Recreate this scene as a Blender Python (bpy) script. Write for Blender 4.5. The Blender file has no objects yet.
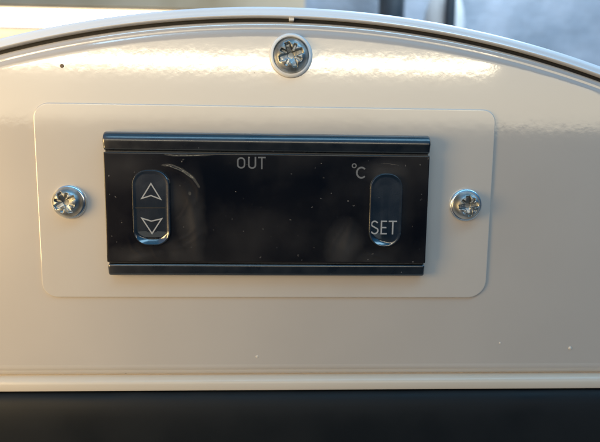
import bpy, bmesh, math, random
from mathutils import Vector, Matrix, noise
R = math.radians
random.seed(7)
S = 0.00025          # modelling unit: a quarter of a millimetre; the panel face is the plane y = 0
sc = bpy.context.scene

# ------------------------------------------------------------------ camera
cam_d = bpy.data.cameras.new('camera'); cam = bpy.data.objects.new('camera', cam_d)
sc.collection.objects.link(cam); sc.camera = cam
PITCH, YAW, ROLL = 0.1171, 0.0374, 0.0114
f = Vector((math.sin(YAW)*math.cos(PITCH), math.cos(YAW)*math.cos(PITCH), -math.sin(PITCH)))
rt = f.cross(Vector((0, 0, 1))).normalized(); up = rt.cross(f)
rt2 = rt*math.cos(ROLL) + up*math.sin(ROLL); up2 = -rt*math.sin(ROLL) + up*math.cos(ROLL)
mw = Matrix((rt2, up2, -f)).transposed().to_4x4()
mw.translation = Vector((-0.96*S, -480*S, 0))
cam.matrix_world = mw
cam_d.lens = 28.8; cam_d.sensor_width = 36; cam_d.clip_start = 0.005; cam_d.clip_end = 20
cam_d.dof.use_dof = True; cam_d.dof.focus_distance = 468*S; cam_d.dof.aperture_fstop = 17

# ------------------------------------------------------------------ world: dim room light, cooler above
W = bpy.data.worlds.new('World'); sc.world = W; W.use_nodes = True
nt = W.node_tree; nt.nodes.clear()
N = nt.nodes.new; L = nt.links.new
out = N('ShaderNodeOutputWorld'); bg = N('ShaderNodeBackground'); L(bg.outputs[0], out.inputs[0])
tc = N('ShaderNodeTexCoord'); sep = N('ShaderNodeSeparateXYZ'); L(tc.outputs['Generated'], sep.inputs[0])
rz = N('ShaderNodeValToRGB'); mz = N('ShaderNodeMapRange'); mz.inputs['From Min'].default_value = -1
L(sep.outputs['Z'], mz.inputs['Value']); L(mz.outputs[0], rz.inputs[0])
e = rz.color_ramp.elements
e[0].position = 0.30; e[0].color = (.006, .034, .07, 1)
e[1].position = 1.0; e[1].color = (.08, .48, .95, 1)
for p, c in ((.45, (.009, .034, .080, 1)), (.56, (.015, .06, .13, 1)), (.70, (.05, .34, .74, 1))):
    q = e.new(p); q.color = c
rx = N('ShaderNodeMapRange'); rx.inputs['From Min'].default_value = -0.15; rx.inputs['From Max'].default_value = -0.75
L(sep.outputs['X'], rx.inputs['Value'])
nz = N('ShaderNodeTexNoise'); nz.inputs['Scale'].default_value = 5; nz.inputs['Detail'].default_value = 3
L(tc.outputs['Generated'], nz.inputs['Vector'])
nr = N('ShaderNodeMapRange'); nr.inputs['From Min'].default_value = .35; nr.inputs['From Max'].default_value = .7
nr.inputs['To Min'].default_value = .35; nr.inputs['To Max'].default_value = 1.5
L(nz.outputs['Fac'], nr.inputs['Value'])
mul = N('ShaderNodeMath'); mul.operation = 'MULTIPLY'; L(rx.outputs[0], mul.inputs[0]); L(nr.outputs[0], mul.inputs[1])
warm = N('ShaderNodeMixRGB'); warm.blend_type = 'ADD'; warm.inputs[2].default_value = (.50, .34, .22, 1)
L(mul.outputs[0], warm.inputs[0]); L(rz.outputs[0], warm.inputs[1]); L(warm.outputs[0], bg.inputs[0])
bg.inputs[1].default_value = 0.58

# ------------------------------------------------------------------ lamps
def area(name, loc, target, sx, sy, power, col, spread=180):
    d = bpy.data.lights.new(name, 'AREA'); d.shape = 'RECTANGLE'; d.size = sx; d.size_y = sy
    d.energy = power; d.color = col; d.spread = R(spread)
    o = bpy.data.objects.new(name, d); sc.collection.objects.link(o)
    o.location = loc; o.rotation_euler = (Vector(target)-Vector(loc)).to_track_quat('-Z', 'Y').to_euler()
    return o
area('overhead_window_light', (0.15, -0.150, 0.30), (0.10, 0, 0.02), 0.80, 0.07, 0.80, (.34, .62, .84))
area('warm_room_light', (-0.206, -0.115, 0.0), (-0.05, 0, -0.01), 0.09, 0.12, .42, (1.0, .69, .30))
area('bright_room_wall_light', (0.03, -0.80, 0.169), (0.03, 0, 0.169), 1.25, 0.182, 1.04, (1.0, .86, .62))
area('tube_light', (-0.045, -0.60, 0.150), (-0.045, 0, 0.02), 0.71, 0.011, .34, (1.0, .86, .60))
area('background_window_light', (0.35, 0.30, 0.75), (0.25, 0.6, 0.15), 0.4, 0.3, 9.0, (.68, .84, 1.0))
sc.view_settings.view_transform = 'Standard'; sc.view_settings.look = 'None'
sc.view_settings.exposure = 0.10; sc.view_settings.gamma = 1

# ------------------------------------------------------------------ materials
def mat(name, base, rough=.5, metal=0, spec=.5, coat=0, coat_rough=.05):
    m = bpy.data.materials.new(name); m.use_nodes = True
    b = m.node_tree.nodes['Principled BSDF']
    b.inputs['Base Color'].default_value = (*base, 1); b.inputs['Roughness'].default_value = rough
    b.inputs['Metallic'].default_value = metal; b.inputs['Specular IOR Level'].default_value = spec
    b.inputs['Coat Weight'].default_value = coat; b.inputs['Coat Roughness'].default_value = coat_rough
    return m
def coords(m):
    n = m.node_tree.nodes.new('ShaderNodeTexCoord'); return n.outputs['Object']
def bump(m, layers, target='Normal', strength=1.0):
    t = m.node_tree; b = t.nodes['Principled BSDF']; prev = None
    co = coords(m)
    for scale, dist, detail in layers:
        nn = t.nodes.new('ShaderNodeTexNoise'); nn.inputs['Scale'].default_value = scale; nn.inputs['Detail'].default_value = detail
        t.links.new(co, nn.inputs['Vector'])
        bp = t.nodes.new('ShaderNodeBump'); bp.inputs['Distance'].default_value = dist; bp.inputs['Strength'].default_value = strength
        t.links.new(nn.outputs['Fac'], bp.inputs['Height'])
        if prev: t.links.new(prev, bp.inputs['Normal'])
        prev = bp.outputs['Normal']
    t.links.new(prev, b.inputs['Normal'])
    if b.inputs['Coat Weight'].default_value > 0: t.links.new(prev, b.inputs['Coat Normal'])
def vary(m, scale, c1, c2, lo=.35, hi=.65, detail=4, rough=None, stretch=None):
    t = m.node_tree; b = t.nodes['Principled BSDF']; co = coords(m)
    if stretch:
        mp = t.nodes.new('ShaderNodeMapping'); mp.inputs['Scale'].default_value = stretch
        t.links.new(co, mp.inputs['Vector']); co = mp.outputs[0]
    nn = t.nodes.new('ShaderNodeTexNoise'); nn.inputs['Scale'].default_value = scale; nn.inputs['Detail'].default_value = detail
    t.links.new(co, nn.inputs['Vector'])
    r = t.nodes.new('ShaderNodeValToRGB'); r.color_ramp.elements[0].position = lo; r.color_ramp.elements[1].position = hi
    r.color_ramp.elements[0].color = (*c1, 1); r.color_ramp.elements[1].color = (*c2, 1)
    t.links.new(nn.outputs['Fac'], r.inputs[0]); t.links.new(r.outputs[0], b.inputs['Base Color'])
    if rough:
        mr = t.nodes.new('ShaderNodeMapRange'); mr.inputs['From Min'].default_value = lo; mr.inputs['From Max'].default_value = hi
        mr.inputs['To Min'].default_value = rough[0]; mr.inputs['To Max'].default_value = rough[1]
        t.links.new(nn.outputs['Fac'], mr.inputs['Value']); t.links.new(mr.outputs[0], b.inputs['Roughness'])
    return r.outputs[0]
def specks(m, col_socket, scale, size, colour, density=.12):
    """sparse dust / dirt specks mixed over the colour"""
    t = m.node_tree; b = t.nodes['Principled BSDF']
    v = t.nodes.new('ShaderNodeTexVoronoi'); v.inputs['Scale'].default_value = scale
    t.links.new(coords(m), v.inputs['Vector'])
    sp = t.nodes.new('ShaderNodeSeparateColor'); t.links.new(v.outputs['Color'], sp.inputs[0])
    th = t.nodes.new('ShaderNodeMath'); th.operation = 'MULTIPLY'; th.inputs[1].default_value = size
    t.links.new(sp.outputs[1], th.inputs[0])
    lt = t.nodes.new('ShaderNodeMath'); lt.operation = 'LESS_THAN'
    t.links.new(v.outputs['Distance'], lt.inputs[0]); t.links.new(th.outputs[0], lt.inputs[1])
    dn = t.nodes.new('ShaderNodeMath'); dn.operation = 'LESS_THAN'; dn.inputs[1].default_value = density
    t.links.new(sp.outputs[0], dn.inputs[0])
    mm = t.nodes.new('ShaderNodeMath'); mm.operation = 'MULTIPLY'
    t.links.new(lt.outputs[0], mm.inputs[0]); t.links.new(dn.outputs[0], mm.inputs[1])
    mx = t.nodes.new('ShaderNodeMixRGB'); mx.inputs[2].default_value = (*colour, 1)
    t.links.new(mm.outputs[0], mx.inputs[0])
    if col_socket: t.links.new(col_socket, mx.inputs[1])
    else: mx.inputs[1].default_value = b.inputs['Base Color'].default_value
    t.links.new(mx.outputs[0], b.inputs['Base Color'])
    return mm.outputs[0]

CREAM = (.60, .53, .45)
M = {}
M['panel'] = mat('cream_paint', CREAM, .42, spec=.35, coat=1, coat_rough=.085)
cs = vary(M['panel'], 18, (.56, .508, .452), (.605, .55, .49), detail=5)
M['panel'].node_tree.nodes['Principled BSDF'].inputs['Coat IOR'].default_value = 2.5
specks(M['panel'], cs, 150, .035, (.24, .19, .14), .07)
bump(M['panel'], [(600, .0000095, 2), (150, .000008, 1)])
M['sheet'] = mat('clear_plate_over_cream', (.62, .56, .485), .45, spec=.35, coat=1, coat_rough=.10)
cs = vary(M['sheet'], 30, (.60, .545, .48), (.65, .595, .53), detail=5, stretch=(1, 1, .5))
specks(M['sheet'], cs, 260, .06, (.26, .21, .16), .03)
bump(M['sheet'], [(400, .000006, 2), (45, .00002, 2)])
M['sheet'].node_tree.nodes['Principled BSDF'].inputs['Coat IOR'].default_value = 2.5
M['rim'] = mat('white_rim_plastic', (.80, .82, .86), .4, coat=.4, coat_rough=.15)
vary(M['rim'], 40, (.77, .785, .83), (.82, .835, .88)); bump(M['rim'], [(500, .00001, 2)])
M['lip'] = mat('cream_lip_plastic', (.60, .53, .44), .35, coat=.3, coat_rough=.15)
vary(M['lip'], 50, (.57, .50, .41), (.63, .56, .47), stretch=(.2, 1, 1))
M['gap'] = mat('dark_gasket', (.012, .012, .013), .7)
M['base'] = mat('black_base_plastic', (.008, .011, .016), .5, spec=.25)
cs = vary(M['base'], 60, (.004, .006, .008), (.007, .009, .011), rough=(.50, .60))
specks(M['base'], cs, 130, .05, (.16, .17, .16), .06)
bump(M['base'], [(1400, .000012, 3)])
M['bar'] = mat('satin_black_plastic', (.013, .016, .021), .27, spec=.5, coat=1, coat_rough=.20)
M['bar'].node_tree.nodes['Principled BSDF'].inputs['Coat IOR'].default_value = 1.75
cs = vary(M['bar'], 300, (.006, .008, .011), (.011, .014, .018), rough=(.26, .36))
specks(M['bar'], cs, 900, .12, (.18, .19, .2), .05)
bump(M['bar'], [(2600, .000006, 3)])
M['window'] = mat('smoked_display_window', (.010, .009, .011), .12, spec=.55)
vary(M['window'], 25, (.007, .007, .009), (.016, .013, .013), rough=(.10, .22))
M['button'] = mat('navy_membrane', (.016, .026, .040), .22, spec=.5, coat=1, coat_rough=.13)
M['button'].node_tree.nodes['Principled BSDF'].inputs['Coat IOR'].default_value = 2.1
cs = vary(M['button'], 200, (.006, .011, .017), (.012, .019, .028), rough=(.20, .32))
specks(M['button'], cs, 1100, .13, (.3, .32, .34), .06)
bump(M['button'], [(700, .000012, 3)])
M['ink'] = mat('grey_print', (.34, .35, .36), .5)
M['ink_dim'] = mat('grey_print_dim', (.44, .45, .46), .5)
M['groove'] = mat('dark_line', (.004, .005, .007), .5)
M['zinc'] = mat('zinc_plate', (.62, .64, .64), .24, metal=1)
vary(M['zinc'], 260, (.24, .24, .22), (.60, .62, .62), .38, .64, 6, rough=(.48, .28))
bump(M['zinc'], [(900, .00002, 3), (300, .00004, 2)])
M['washer'] = mat('bright_washer', (.80, .84, .87), .22, metal=1)
vary(M['washer'], 200, (.68, .72, .74), (.86, .89, .92), rough=(.30, .18)); bump(M['washer'], [(800, .00001, 2)])
M['cup'] = mat('white_cup_plastic', (.84, .86, .88), .25, coat=.6)
bump(M['cup'], [(600, .00001, 2)])
M['steel'] = mat('mottled_steel_wall', (.30, .36, .42), .45, metal=.2)
vary(M['steel'], 14, (.30, .345, .40), (.40, .44, .50), .35, .65, 6, rough=(.35, .6)); bump(M['steel'], [(40, .002, 4)])
M['tan'] = mat('tan_board', (.5, .38, .24), .6); vary(M['tan'], 9, (.46, .34, .20), (.62, .49, .33))
M['white_pl'] = mat('white_plastic', (.78, .79, .78), .35); vary(M['white_pl'], 20, (.72, .73, .72), (.8, .81, .8))
M['dark_pl'] = mat('dark_plastic', (.03, .04, .05), .4); vary(M['dark_pl'], 30, (.02, .03, .04), (.05, .06, .07))
M['bench'] = mat('bench_top', (.20, .19, .18), .6); vary(M['bench'], 8, (.15, .14, .13), (.25, .24, .22))
M['lamp'] = bpy.data.materials.new('lit_diffuser'); M['lamp'].use_nodes = True
t = M['lamp'].node_tree; t.nodes.clear(); o_ = t.nodes.new('ShaderNodeOutputMaterial'); em = t.nodes.new('ShaderNodeEmission')
em.inputs[0].default_value = (1, .93, .78, 1); em.inputs[1].default_value = 7
nn = t.nodes.new('ShaderNodeTexNoise'); nn.inputs['Scale'].default_value = 6
mr = t.nodes.new('ShaderNodeMapRange'); mr.inputs['To Min'].default_value = 5; mr.inputs['To Max'].default_value = 9
t.links.new(nn.outputs['Fac'], mr.inputs['Value']); t.links.new(mr.outputs[0], em.inputs[1]); t.links.new(em.outputs[0], o_.inputs[0])
# thin protective film: clear, shiny, dusty
m = M['film'] = bpy.data.materials.new('clear_film'); m.use_nodes = True; t = m.node_tree; t.nodes.clear()
o_ = t.nodes.new('ShaderNodeOutputMaterial'); tr = t.nodes.new('ShaderNodeBsdfTransparent'); gl = t.nodes.new('ShaderNodeBsdfGlossy')
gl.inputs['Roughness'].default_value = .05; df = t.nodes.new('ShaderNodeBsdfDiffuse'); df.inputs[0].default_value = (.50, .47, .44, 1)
fr = t.nodes.new('ShaderNodeFresnel'); fr.inputs[0].default_value = 1.45
mx = t.nodes.new('ShaderNodeMixShader'); t.links.new(fr.outputs[0], mx.inputs[0]); t.links.new(tr.outputs[0], mx.inputs[1]); t.links.new(gl.outputs[0], mx.inputs[2])
co = t.nodes.new('ShaderNodeTexCoord').outputs['Object']
wn = t.nodes.new('ShaderNodeTexNoise'); wn.inputs['Scale'].default_value = 2500; t.links.new(co, wn.inputs['Vector'])
wm = t.nodes.new('ShaderNodeVectorMath'); wm.operation = 'MULTIPLY_ADD'; wm.inputs[1].default_value = (.0012,)*3
t.links.new(wn.outputs['Color'], wm.inputs[0]); t.links.new(co, wm.inputs[2]); cw = wm.outputs[0]
def dots(scale, size, density):
    v = t.nodes.new('ShaderNodeTexVoronoi'); v.inputs['Scale'].default_value = scale; t.links.new(cw, v.inputs['Vector'])
    sp = t.nodes.new('ShaderNodeSeparateColor'); t.links.new(v.outputs['Color'], sp.inputs[0])
    a = t.nodes.new('ShaderNodeMath'); a.operation = 'MULTIPLY'; a.inputs[1].default_value = size; t.links.new(sp.outputs[1], a.inputs[0])
    b = t.nodes.new('ShaderNodeMath'); b.operation = 'LESS_THAN'; t.links.new(v.outputs['Distance'], b.inputs[0]); t.links.new(a.outputs[0], b.inputs[1])
    c = t.nodes.new('ShaderNodeMath'); c.operation = 'LESS_THAN'; c.inputs[1].default_value = density; t.links.new(sp.outputs[0], c.inputs[0])
    d = t.nodes.new('ShaderNodeMath'); d.operation = 'MULTIPLY'; t.links.new(b.outputs[0], d.inputs[0]); t.links.new(c.outputs[0], d.inputs[1])
    return d.outputs[0]
ad = t.nodes.new('ShaderNodeMath'); ad.operation = 'MAXIMUM'; t.links.new(dots(500, .10, .12), ad.inputs[0]); t.links.new(dots(1500, .2, .08), ad.inputs[1])
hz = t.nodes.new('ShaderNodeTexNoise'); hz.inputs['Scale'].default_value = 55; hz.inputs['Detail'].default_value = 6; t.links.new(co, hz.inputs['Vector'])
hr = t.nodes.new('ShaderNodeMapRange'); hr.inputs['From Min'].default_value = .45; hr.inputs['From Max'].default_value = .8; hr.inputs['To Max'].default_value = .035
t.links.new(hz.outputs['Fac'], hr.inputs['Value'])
def reflection_dust_haze(x, z, rx_, rz_, amount):  # brown film reflections painted as diffuse haze, plus dust above the set button
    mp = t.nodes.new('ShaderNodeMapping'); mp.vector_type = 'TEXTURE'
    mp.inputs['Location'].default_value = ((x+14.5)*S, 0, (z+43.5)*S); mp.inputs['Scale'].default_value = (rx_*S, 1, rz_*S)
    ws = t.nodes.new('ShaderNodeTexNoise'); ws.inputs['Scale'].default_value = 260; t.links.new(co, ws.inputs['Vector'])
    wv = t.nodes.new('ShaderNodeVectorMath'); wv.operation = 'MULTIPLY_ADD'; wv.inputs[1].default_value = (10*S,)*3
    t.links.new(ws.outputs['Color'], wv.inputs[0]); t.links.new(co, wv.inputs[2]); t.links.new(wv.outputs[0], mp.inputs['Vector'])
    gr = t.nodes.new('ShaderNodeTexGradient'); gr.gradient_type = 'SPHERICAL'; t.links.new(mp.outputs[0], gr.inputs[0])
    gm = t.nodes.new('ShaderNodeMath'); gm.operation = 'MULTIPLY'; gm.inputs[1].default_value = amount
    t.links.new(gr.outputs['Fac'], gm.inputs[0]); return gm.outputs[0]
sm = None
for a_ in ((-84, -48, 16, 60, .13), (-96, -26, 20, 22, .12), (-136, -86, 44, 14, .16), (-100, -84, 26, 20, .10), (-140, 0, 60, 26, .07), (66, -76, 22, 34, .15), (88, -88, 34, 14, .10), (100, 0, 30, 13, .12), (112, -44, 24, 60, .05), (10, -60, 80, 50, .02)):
    q_ = reflection_dust_haze(*a_)
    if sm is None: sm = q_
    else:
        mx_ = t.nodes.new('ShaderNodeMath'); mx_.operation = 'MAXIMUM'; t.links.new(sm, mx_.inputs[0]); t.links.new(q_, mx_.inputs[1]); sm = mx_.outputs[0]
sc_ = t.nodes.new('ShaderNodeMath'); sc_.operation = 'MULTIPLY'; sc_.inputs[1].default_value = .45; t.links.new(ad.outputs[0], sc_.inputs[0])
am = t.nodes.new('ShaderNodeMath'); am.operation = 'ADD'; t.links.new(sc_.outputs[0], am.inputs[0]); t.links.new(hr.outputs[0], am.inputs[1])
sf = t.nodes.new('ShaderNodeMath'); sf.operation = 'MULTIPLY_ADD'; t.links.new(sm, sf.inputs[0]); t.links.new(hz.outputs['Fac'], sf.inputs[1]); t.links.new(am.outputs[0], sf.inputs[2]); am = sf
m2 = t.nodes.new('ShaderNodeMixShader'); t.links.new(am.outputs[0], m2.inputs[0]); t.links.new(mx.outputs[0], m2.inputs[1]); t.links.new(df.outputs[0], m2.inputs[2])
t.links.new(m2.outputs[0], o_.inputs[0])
bp = t.nodes.new('ShaderNodeBump'); bp.inputs['Distance'].default_value = .00006
bn = t.nodes.new('ShaderNodeTexNoise'); bn.inputs['Scale'].default_value = 120; t.links.new(co, bn.inputs['Vector'])
t.links.new(bn.outputs['Fac'], bp.inputs['Height']); t.links.new(bp.outputs[0], gl.inputs['Normal'])

# ------------------------------------------------------------------ object helpers
def empty(name, loc, label, cat, group=None):
    o = bpy.data.objects.new(name, None); sc.collection.objects.link(o); o.location = loc; o.empty_display_size = .01
    o['label'] = label; o['category'] = cat
    if group: o['group'] = group
    return o
def build(name, bm, m, parent=None, smooth=True, origin=None, label=None, autosmooth=35):
    """origin in metres: mesh is shifted so that the object sits there (default: centre of its vertices)"""
    bmesh.ops.recalc_face_normals(bm, faces=bm.faces)
    if origin is None:
        xs = [v.co for v in bm.verts]
        origin = Vector([(min(c[i] for c in xs)+max(c[i] for c in xs))/2 for i in range(3)])
    origin = Vector(origin)
    for v in bm.verts: v.co -= origin
    me = bpy.data.meshes.new(name); bm.to_mesh(me); bm.free()
    if smooth:
        me.polygons.foreach_set('use_smooth', [True]*len(me.polygons))
        me.set_sharp_from_angle(angle=R(autosmooth))
    me.materials.append(m)
    o = bpy.data.objects.new(name, me); sc.collection.objects.link(o)
    if parent:
        o.parent = parent
        po = parent; acc = Vector(parent.location)
        while po.parent: po = po.parent; acc = acc + Vector(po.location)
        o.location = origin - acc
    else: o.location = origin
    if label: o['label'] = label
    return o
def loft(bm, rings, closed=True, cap0=False, cap1=False):
    """rings: lists of (x,y,z) in units, each ring the same length"""
    vs = [[bm.verts.new(Vector(p)*S) for p in r] for r in rings]
    n = len(vs[0])
    for a, b in zip(vs, vs[1:]):
        for i in range(n if closed else n-1):
            j = (i+1) % n
            bm.faces.new((a[i], a[j], b[j], b[i]))
    if cap0: bm.faces.new(vs[0][::-1])
    if cap1: bm.faces.new(vs[-1])
    return vs
def rrect(x0, x1, z0, z1, r, n=8, inset=0):
    x0 += inset; x1 -= inset; z0 += inset; z1 -= inset
    rs = r if isinstance(r, (tuple, list)) else (r,)*4      # tr, tl, bl, br
    pts = []
    for k, (cx, cz, sx, sz) in enumerate(((x1, z1, -1, -1), (x0, z1, 1, -1), (x0, z0, 1, 1), (x1, z0, -1, 1))):
        q = max(rs[k]-inset, .15)
        for i in range(n+1):
            a = R(90*k + 90*i/n)
            pts.append((cx+sx*q+q*math.cos(a), cz+sz*q+q*math.sin(a)))
    return pts
def slab(bm, x0, x1, z0, z1, yf, yb, r, bev=1.0, nb=4, n=8):
    """rounded plate facing -y with a rounded front edge"""
    rings = [[(x, yb, z) for x, z in rrect(x0, x1, z0, z1, r, n)]]
    for k in range(nb+1):
        a = R(90*k/nb)
        rings.append([(x, yf+bev-bev*math.sin(a), z) for x, z in rrect(x0, x1, z0, z1, r, n, bev-bev*math.cos(a))])
    rings.append([(x, yf, z) for x, z in rrect(x0, x1, z0, z1, r, n, bev+.5)])
    loft(bm, rings, cap0=True, cap1=True)
def ribbon(bm, pts, w, y, th=.25, closed=False):
    """flat printed stroke lying on the plane y"""
    P = [Vector(p) for p in pts]; n = len(P); L_, R_ = [], []
    for i in range(n):
        a = P[i-1] if (i or closed) else None; b = P[(i+1) % n] if (i < n-1 or closed) else None
        d1 = (P[i]-a).normalized() if a is not None else None; d2 = (b-P[i]).normalized() if b is not None else None
        if d1 is None: d1 = d2
        if d2 is None: d2 = d1
        t_ = (d1+d2)
        t_ = t_.normalized() if t_.length > 1e-6 else d1
        nn_ = Vector((-t_.y, t_.x)); k = 1/max(.35, nn_.dot(Vector((-d1.y, d1.x))))
        L_.append(P[i]+nn_*w/2*k); R_.append(P[i]-nn_*w/2*k)
    rings = []
    for l, r in zip(L_, R_): rings.append([(l.x, y, l.y), (r.x, y, r.y), (r.x, y+th, r.y), (l.x, y+th, l.y)])
    if closed: rings.append(rings[0]); loft(bm, rings)
    else: loft(bm, rings, cap0=True, cap1=True)
def arc(cx, cz, rx_, rz_, a0, a1, n=14):
    return [(cx+rx_*math.cos(R(a0+(a1-a0)*i/n)), cz+rz_*math.sin(R(a0+(a1-a0)*i/n))) for i in range(n+1)]

# ================================================================== the appliance
top = empty('appliance', (-3*S, 0, -480*S), 'cream appliance housing with arched top, built-in dark temperature controller and black base', 'appliance')

ACX, AR, ATOP, HW, CR = -3.0, 1035.0, 137.2, 420.0, 60.0
def outline(off, zbot, n=120):
    """arched outline of the housing: one circular arc, rounded shoulders, straight sides; off = offset outwards"""
    cz = ATOP-AR; rr = AR+off; hw = HW+off; cr = CR+off
    # shoulder circle tangent inside to arc and side
    sx = hw-cr; d = rr-cr; sz = cz+math.sqrt(d*d-sx*sx)
    ang = math.atan2(sz-cz, sx)                    # angle of tangent point on arc
    pts = [(ACX+hw, zbot)]
    for i in range(12): a = ang*i/12; pts.append((ACX+sx+cr*math.cos(a), sz+cr*math.sin(a)))
    for i in range(n+1): a = ang+(math.pi-2*ang)*i/n; pts.append((ACX+rr*math.cos(a), cz+rr*math.sin(a)))
    for i in range(12): a = ang*(11-i)/12; pts.append((ACX-sx-cr*math.cos(a), sz+cr*math.sin(a)))
    pts.append((ACX-hw, zbot))
    return pts
# front panel: flat face, softly rolled upper edge, concave foot
bm = bmesh.new()
prof = [(0, 16), (-.3, 5.0), (-1.2, 3.0), (-2.6, 1.7), (-4.6, 1.0), (-7.0, .75), (-8.2, .9), (-9.2, .75), (-10.6, .25), (-12.5, .02), (-16, 0)]
rings = [[(x, y, z) for x, z in outline(o_, -207)] for o_, y in prof]
vs = loft(bm, rings, closed=False)
last = vs[-1]; 
bm.faces.new(last)
# foot: strip across the bottom curving into the groove
foot = [(-207, 0), (-209.5, .25), (-212, .9), (-214.5, 2.0), (-217, 3.6), (-219.2, 5.6), (-221, 8.0)]
loft(bm, [[(ACX-HW-0+i*(2*HW)/20, y, z) for i in range(21)] for z, y in foot], closed=False)
front = build('front_panel', bm, M['panel'], top)
# body behind the panel
bm = bmesh.new()
loft(bm, [[(x, y, z) for x, z in outline(o_, -206.5)] for o_, y in ((2.5, 30), (2.5, 4.6))], cap0=True, cap1=True)
build('shadow_gap', bm, M['gap'], top)
# outer rim and shell
bm = bmesh.new()
prof = [(3.0, 24), (3.0, -.2), (3.15, -1.2), (3.6, -1.75), (4.1, -1.8), (4.6, -1.3), (5.2, -.9), (7.0, -.5), (9.6, .4), (11.6, 1.6), (13.0, 3.4), (13.8, 6.5), (14.0, 20), (14.0, 620)]
loft(bm, [[(x, y, z) for x, z in outline(o_, -240)] for o_, y in prof], closed=False, cap1=True)
build('outer_rim', bm, M['rim'], top)
# lower lip
bm = bmesh.new()
prof = [(-220.2, 8.6), (-221.0, 2.6), (-222.0, .0), (-223.4, -2.0), (-225, -3.0), (-226.5, -3.5), (-231.5, -3.7), (-233.4, -3.3), (-234.2, -1.8), (-234.2, 8)]
loft(bm, [[(x, y, z) for z, y in prof] for x in [ACX-HW-12+i*(2*HW+24)/24 for i in range(25)]], closed=True, cap0=True, cap1=True)
build('lower_lip', bm, M['lip'], top)
# black base
bm = bmesh.new()
prof = [(-236, 12), (-235.4, -1), (-236.2, -4.5), (-238.5, -7.6), (-242, -10), (-248, -12.4), (-257, -14.4), (-270, -15.8), (-290, -16.4), (-470, -16.4), (-478, -12), (-480, 0), (-480, 600), (-236, 600)]
loft(bm, [[(x, y, z) for z, y in prof] for x in [ACX-HW-14+i*(2*HW+28)/30 for i in range(31)]], closed=True, cap0=True, cap1=True)
build('base', bm, M['base'], top)

bm = bmesh.new(); slab(bm, 4.2, 9.2, 137.35, 140.1, .2, 4.4, .6, .4, 2, 3)
build('gap_clip', bm, M['cup'], top)
# ---- rectangular plate round the controller
bm = bmesh.new()
slab(bm, -240.6, 210.5, -135.1, 56.2, -2.0, .15, (13, 15, 15, 19), bev=1.0, nb=4, n=10)
build('mounting_plate', bm, M['sheet'], top)

# ---- controller
ctl = bpy.data.objects.new('temperature_controller', None); sc.collection.objects.link(ctl)
ctl.parent = top; ctl_w = Vector((-14.5*S, -2*S, -40*S)); ctl.location = ctl_w - Vector(top.location); ctl.empty_display_size = .01
X0, X1 = -171.2, 142.2
def bar(z0, z1, yb, yf, r_lo, r_hi, lean, r_end=2.2):
    """moulded rail along x: small foot radius, face leaning slightly downwards, rounded shoulder, softened ends"""
    prof = [(yb, z0)]
    for i in range(7):
        a = R(-90+90*i/6); prof.append((yf+lean+r_lo-r_lo*math.cos(a), z0+r_lo+r_lo*math.sin(a)))
    for k in (.3, .7): prof.append((yf+lean*(1-k), z0+r_lo+(z1-z0-r_lo-r_hi)*k))
    for i in range(15):
        a = R(90*i/14); prof.append((yf+r_hi-r_hi*math.cos(a), z1-r_hi+r_hi*math.sin(a)))
    prof.append((yb, z1)); zc = (z0+z1)/2
    bm = bmesh.new(); rings = []
    ends = [(0, 1.4), (.4, .7), (1.2, .2), (r_end, 0)]
    xs = [(X0+a, b) for a, b in ends] + [(X0+(X1-X0)*i/40, 0) for i in range(1, 40)] + [(X1-a, b) for a, b in ends[::-1]]
    for x, q in xs:
        nx_ = noise.noise(Vector((x*.05, z0, 3)))*.12
        rings.append([(x, yb if y == yb else y+q+nx_, z-math.copysign(q*.4, z-zc)) for y, z in prof])
    loft(bm, rings, closed=True, cap0=True, cap1=True)
    return bm
build('top_bar', bar(11.4, 29.6, -1.9, -16.0, 3.0, 9.5, 1.4), M['bar'], ctl)
build('bottom_bar', bar(-110.5, -97.9, -1.9, -12.6, 3.0, 3.0, .9), M['bar'], ctl)
bm = bmesh.new(); slab(bm, X0+.4, X1-.4, -99.5, 13.2, -9.5, -1.8, .6, bev=.3, nb=1, n=1)
build('body', bm, M['bar'], ctl)
bm = bmesh.new(); slab(bm, X0, X1, -96.6, 9.9, -14.0, -9.6, 1.0, bev=1.0, nb=4, n=3)
win = build('display_window', bm, M['window'], ctl)

def button(x0, x1, z0, z1, r, tilt):
    """membrane key: thin raised lip round a shallow dished face, deeper towards its foot"""
    bm = bmesh.new(); zc = (z0+z1)/2; xc = (x0+x1)/2; rings = []
    rings.append([(x, -13.9, z) for x, z in rrect(x0, x1, z0, z1, r, 10)])
    for ins, y in ((.15, -16.2), (.5, -17.2), (1.0, -17.7), (1.5, -17.7)):
        rings.append([(x, y, z) for x, z in rrect(x0, x1, z0, z1, r, 10, ins)])
    for k in range(1, 15):
        ins = 1.5+k*.85
        ring = []
        for x, z in rrect(x0, x1, z0, z1, r, 10, ins):
            u = (z-zc)/((z1-z0)/2); low = max(0, (-u-.60)/.22); low = min(1, max(0, low))*(min(1, max(0, .45-1.1*(x-xc)/((x1-x0)/2))) if tilt else 1)
            w_ = 2.0+low*3.2; dep = .4+3.4*low
            q = min(1, (ins-1.5)/w_); q = q*q*(3-2*q)*(1-low)+(q*(1.25-.25*q))*low; q = min(1, q)
            ring.append((x, min(-13.95, -17.7+dep*q), z))
        rings.append(ring)
    loft(bm, rings, cap1=True)
    return bm
BL = build('rocker_button', button(-144.4, -108.4, -79.6, -6.6, 14.5, .0), M['button'], ctl)
BR = build('set_button', button(83.8, 116.4, -79.8, -7.4, 15.0, .8), M['button'], ctl)
W_ = 1.15
bm = bmesh.new(); ribbon(bm, [(-143.0, -42.9), (-109.8, -42.6)], 1.0, -17.35, .5); build('button_divider', bm, M['groove'], ctl, False)
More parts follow.
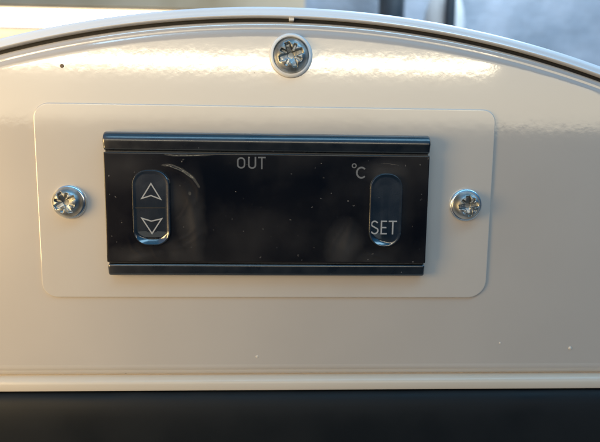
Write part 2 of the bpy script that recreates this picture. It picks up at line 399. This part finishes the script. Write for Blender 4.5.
bm = bmesh.new(); ribbon(bm, [(-126.0, -19.6), (-117.2, -34.4), (-126.2, -31.0), (-135.0, -33.8)], W_, -17.55, .35, True); build('up_arrow', bm, M['ink'], ctl, False)
bm = bmesh.new(); ribbon(bm, [(-135.4, -52.8), (-126.4, -55.6), (-116.6, -53.2), (-126.1, -67.6)], W_, -17.55, .35, True); build('down_arrow', bm, M['ink'], ctl, False)

# OUT
bm = bmesh.new(); z0, z1, w = -4.4, 6.2, 1.45; y_ = -14.3
ribbon(bm, arc(-40.7, z1-3.4, 3.2, 2.8, 0, 180, 10)+arc(-40.7, z0+3.4, 3.2, 2.8, 180, 360, 10), w, y_, .3, True)
ribbon(bm, [(-33.4, z1+.6)]+arc(-30.2, z0+3.2, 3.2, 2.7, 180, 360, 10)+[(-27.0, z1+.6)], w, y_, .3)
ribbon(bm, [(-24.6, z1), (-17.2, z1)], w, y_, .3); ribbon(bm, [(-20.9, z1-.73), (-20.9, z0-.4)], w, y_, .3)
build('out_lettering', bm, M['ink_dim'], ctl, False)
# degree C
bm = bmesh.new(); ribbon(bm, arc(68.4, -.6, 1.9, 1.9, 0, 342, 18), 1.0, y_, .3, True)
ribbon(bm, arc(75.6, -7.2, 4.5, 5.0, 42, 318, 20), 1.6, y_, .3)
build('celsius_mark', bm, M['ink_dim'], ctl, False)
# SET
bm = bmesh.new(); z0, z1, w = -66.4, -54.2, 1.35; y_ = -17.55
zc = (z0+z1)/2; h4 = (z1-z0)/4
s = arc(89.4, z1-h4, 3.1, h4, 25, 200, 10)
s += [(87.2, zc+1.5), (89.6, zc+.1), (92.0, zc-1.2)]
s += arc(89.5, z0+h4, 3.3, h4, 25, -160, 10)
ribbon(bm, s, w, y_, .35)
ribbon(bm, [(96.1, z0-.65), (96.1, z1+.65)], w, y_, .35)
for z in (z0, zc, z1): ribbon(bm, [(96.8, z), (101.6 if z != zc else 101.0, z)], w, y_, .35)
ribbon(bm, [(103.2, z1), (111.4, z1)], w, y_, .35); ribbon(bm, [(107.3, z1-.68), (107.3, z0-.65)], w, y_, .35)
build('set_lettering', bm, M['ink'], ctl, False)

# protective film with blisters and creases
def crease(x, z, pts, wid, hgt):
    best = 1e9; tt = 0; tot = 0; n = len(pts)-1
    p = Vector((x, z))
    for i in range(n):
        a, b = Vector(pts[i]), Vector(pts[i+1]); d = b-a
        k = max(0, min(1, (p-a).dot(d)/d.length_squared)); q = (a+d*k-p).length
        if q < best: best = q; tt = (i+k)/n
    if best > wid*3.5: return 0
    return hgt*math.exp(-(best/wid)**2)*min(1, 4*tt+.15)*min(1, 4*(1-tt)+.05)
CR_ = [([(-116, 6.6), (-100, 5.8), (-86, 6.2), (-62, 6.8)], 3.0, .36), ([(-98, 2.2), (-95, 2.6), (-93, 2)], 1.2, .4),
       ([(-96, -18), (-88, -40), (-84, -66), (-84, -93)], 5.5, .75), ([(-112, -86), (-128, -90), (-150, -94)], 4.0, .35),
       ([(76, -14), (72, -40), (64, -70), (56, -94)], 5.0, .7), ([(104, -86), (84, -90), (66, -94)], 4.0, .25),
       ([(-118, -3.5), (-108, -4), (-98, -8), (-88, -15), (-82, -24), (-82, -34), (-88, -44)], 2.3, .46),
       ([(-106, -58), (-98, -50), (-92, -38), (-90, -28)], 1.6, .22), ([(-104, -76), (-92, -70), (-82, -58)], 1.8, .26),
       ([(-112, -84), (-98, -82), (-86, -74), (-78, -66)], 2.0, .24), ([(-150, -72), (-146, -84), (-134, -92)], 1.8, .25),
       ([(-128, -81), (-124, -90), (-116, -94)], 1.5, .22),
       ([(66, -16), (68, -34), (64, -52), (56, -70)], 2.2, .26),
       ([(60, -60), (50, -76), (46, -92)], 2.4, .30), ([(76, -76), (86, -88), (104, -92)], 1.8, .22),
       ([(86, -1), (98, 1), (112, -1), (120, -8)], 1.8, .10), ([(122, -60), (120, -78), (110, -90)], 1.8, .20)]
bm = bmesh.new(); nx, nz = 270, 115; fx0, fx1, fz0, fz1 = X0+1.6, X1-1.6, -95.2, 8.3
grid = []
for j in range(nz+1):
    row = []
    for i in range(nx+1):
        x = fx0+(fx1-fx0)*i/nx; z = fz0+(fz1-fz0)*j/nz; h = 0
        for pts, wd, hg in CR_: h += crease(x, z, pts, wd*.85, hg*1.25)
        h += .12*noise.noise(Vector((x*.03, z*.05, 1)))
        row.append(bm.verts.new(Vector((x, -14.5-h, z))*S))
    grid.append(row)
for j in range(nz):
    for i in range(nx): bm.faces.new((grid[j][i], grid[j][i+1], grid[j+1][i+1], grid[j+1][i]))
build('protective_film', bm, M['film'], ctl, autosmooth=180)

# ---- screws
def lathe(bm, prof, cx, cz, n=56, cap=True):
    loft(bm, [[(cx+r*math.cos(2*math.pi*i/n), y, cz+r*math.sin(2*math.pi*i/n)) for i in range(n)] for r, y in prof], cap0=cap, cap1=cap)
def screw_head(cx, cz, rad, yb, yt, rot, seed, wing=.62, ticks=True):
    """pan head with a worn cross recess with diagonal ticks"""
    bm = bmesh.new(); n = 144; rs = [rad*k/46 for k in range(46, 0, -1)]
    rings = [[(cx+rad*math.cos(2*math.pi*i/n), yb, cz+rad*math.sin(2*math.pi*i/n)) for i in range(n)]]
    H = yb-yt
    for r in rs:
        ring = []
        for i in range(n):
            a = 2*math.pi*i/n; u = r/rad
            h = H*(1-max(0, (u-.45)/.55)**2.6*.80) if u < 1 else H*.2
            x, z = r*math.cos(a), r*math.sin(a)
            wob = noise.noise(Vector((x*.28, z*.28, seed)))
            d = 0
            for k in range(4):
                b = a-rot-k*math.pi/2; al, ac = r*math.cos(b), abs(r*math.sin(b))
                hw_ = rad*(.20-.05*al/rad)*(1+.08*wob)
                ln = rad*wing*(1+.10*wob)
                m_ = min(1, max(0, (hw_-ac)/(rad*.06)))*min(1, max(0, (ln-al)/(rad*.10))) if al > 0 else 0
                d = max(d, m_*(1.0-.45*al/ln if al > 0 else 0))
                if ticks:
                    b = a-rot-math.pi/4-k*math.pi/2; al, ac = r*math.cos(b), abs(r*math.sin(b))
                    if al > 0: d = max(d, .5*min(1, max(0, (rad*.10-ac)/(rad*.04)))*min(1, max(0, (rad*.66-al)/(rad*.08))))
            d = max(d, min(1, max(0, (rad*.26-r)/(rad*.08))))
            h -= d*H*.62
            h += .07*wob*(1 if u < .8 else .3)
            if .3 < u < .75 and d > .02: h += .10*noise.noise(Vector((x*.9, z*.9, seed+5)))*rad/15
            ring.append((cx+x, yb-h, cz+z))
        rings.append(ring)
    loft(bm, rings, cap1=True)
    return bm
def screw(cx, cz, hx, hz_, rad, flange, rot, seed, cup=False, label=None):
    s_ = bpy.data.objects.new('screw', None); sc.collection.objects.link(s_); s_.parent = top
    s_.location = Vector((cx*S, 0, cz*S))-Vector(top.location); s_.empty_display_size = .005
    if label: s_['label'] = label
    bm = bmesh.new()
    if cup:
        lathe(bm, [(flange-6, -.2), (flange, -.2), (flange+.1, -1.2), (flange-.5, -2.6), (flange-1.4, -3.4), (flange-2.6, -3.7), (flange-3.4, -3.4), (flange-3.8, -2.4), (flange-3.9, -.4)], cx, cz, cap=False)
        build('cup_washer', bm, M['cup'], s_)
        build('screw_head', screw_head(hx, hz_, rad, -.4, -10, rot, seed, .74), M['zinc'], s_, autosmooth=60)
    else:
        lathe(bm, [(flange, -1.9), (flange+.1, -2.9), (flange-.4, -4.2), (flange-1.5, -5.0), (rad-2, -5.3)], cx, cz)
        build('screw_flange', bm, M['washer'], s_)
        build('screw_head', screw_head(hx, hz_, rad, -5.0, -14.0, rot, seed, .74), M['zinc'], s_, autosmooth=60)
    return s_
screw(-209.4, -39.0, -209.9, -39.0, 14.9, 16.6, R(28), 3.1, label='silver screw left of the dark controller, warm tinted')
screw(184.0, -38.8, 183.8, -38.8, 14.0, 16.4, R(8), 8.7, label='silver screw right of the dark controller')
screw(6.4, 104.3, 6.4, 103.6, 17.0, 20.8, R(20), 5.4, True, label='silver screw in a white cup washer above the controller')

# paint blemishes on the panel
def blob(bm, x, y, z, r, h):
    lathe(bm, [(r, y+.1), (r*.85, y-h*.6), (r*.45, y-h)], x, z, 10)
bm_m = mat('brown_blemish', (.16, .11, .07), .6); nib_m = mat('cream_nib', (.70, .64, .55), .35, coat=.5)
bm = bmesh.new(); blob(bm, -211.9, 0, 90.8, 2.1, .4); build('paint_blemish', bm, bm_m, top, label='small brown spot on the cream panel')
for x, z, r_, h_ in ((305.6, -190.3, 1.9, .9), (229.7, -184.6, 1.1, .4), (-26.1, -198.6, 1.5, .35)):
    bm = bmesh.new(); blob(bm, x, 0, z, r_, h_); build('paint_nib', bm, nib_m, top)

# ================================================================== background behind the appliance, out of focus
def plain(name, bm, m, kind='structure'):
    o = build(name, bm, m, smooth=False); o['kind'] = kind; return o
def box(bm, x0, x1, y0, y1, z0, z1):
    mt = Matrix.Translation(((x0+x1)/2, (y0+y1)/2, (z0+z1)/2)) @ Matrix.Diagonal((x1-x0, y1-y0, z1-z0, 1))
    bmesh.ops.create_cube(bm, size=1, matrix=mt)
bm = bmesh.new(); box(bm, -1.2, 1.4, .70, .72, -.12, .9); plain('wall', bm, M['steel'])
bm = bmesh.new(); box(bm, -1.2, 1.4, -.12, .70, -.15, -.12); plain('ground', bm, M['bench'])
def tagged(name, bm, m, label, cat, smooth=True):
    o = build(name, bm, m, smooth=smooth); o['label'] = label; o['category'] = cat; return o
lf = empty('strip_light', (-.3, .62, .2), 'glowing blown-out strip light behind the appliance at upper left', 'light')
bm = bmesh.new(); box(bm, -.75, .022, .600, .640, .1995, .2135); bmesh.ops.bevel(bm, geom=bm.edges[:], offset=.006, segments=3, affect='EDGES')
build('diffuser', bm, M['lamp'], lf)
bm = bmesh.new(); box(bm, -.76, .03, .595, .660, .2140, .262); bmesh.ops.bevel(bm, geom=bm.edges[:], offset=.003, segments=2, affect='EDGES')
build('light_housing', bm, M['tan'], lf)
bm = bmesh.new(); box(bm, -.80, -.22, .645, .695, -.12, .199); bmesh.ops.bevel(bm, geom=bm.edges[:], offset=.006, segments=2, affect='EDGES')
tagged('board', bm, M['tan'], 'blurred olive tan board below the glowing strip light at far left', 'board')
def pole(name, x0, x1, y, z0, z1, m, label):
    bm = bmesh.new(); r = (x1-x0)/2; cx = (x0+x1)/2; n = 24
    prof = [(r*.8, z0), (r, z0+.004), (r, z1-.004), (r*.8, z1)]
    loft(bm, [[((cx+q*math.cos(2*math.pi*i/n))/S, (y+q*math.sin(2*math.pi*i/n))/S, z/S) for i in range(n)] for q, z in prof], cap0=True, cap1=True)
    tagged(name, bm, m, label, 'pole')
pole('pole', .137, .174, .60, -.12, .60, M['dark_pl'], 'thick dark upright pole behind the top edge of the appliance')
pole('pole', .224, .239, .57, -.12, .60, M['dark_pl'], 'thin dark upright pole beside the white bottle')
bt = empty('bottle', (.246, .61, -.12), 'white round-shouldered bottle behind the thin dark pole', 'bottle')
bm = bmesh.new(); n = 32
prof = [(.025, -.12), (.029, -.117), (.029, .210), (.0275, .224), (.023, .240), (.013, .254)]
loft(bm, [[((.236+q*math.cos(2*math.pi*i/n))/S, (.61+q*math.sin(2*math.pi*i/n))/S, z/S) for i in range(n)] for q, z in prof], cap0=True, cap1=True)
build('bottle_body', bm, M['white_pl'], bt)
bm = bmesh.new(); prof = [(.012, .2545), (.0135, .256), (.0135, .270), (.012, .272)]
loft(bm, [[((.236+q*math.cos(2*math.pi*i/n))/S, (.61+q*math.sin(2*math.pi*i/n))/S, z/S) for i in range(n)] for q, z in prof], cap0=True, cap1=True)
build('cap', bm, M['white_pl'], bt)
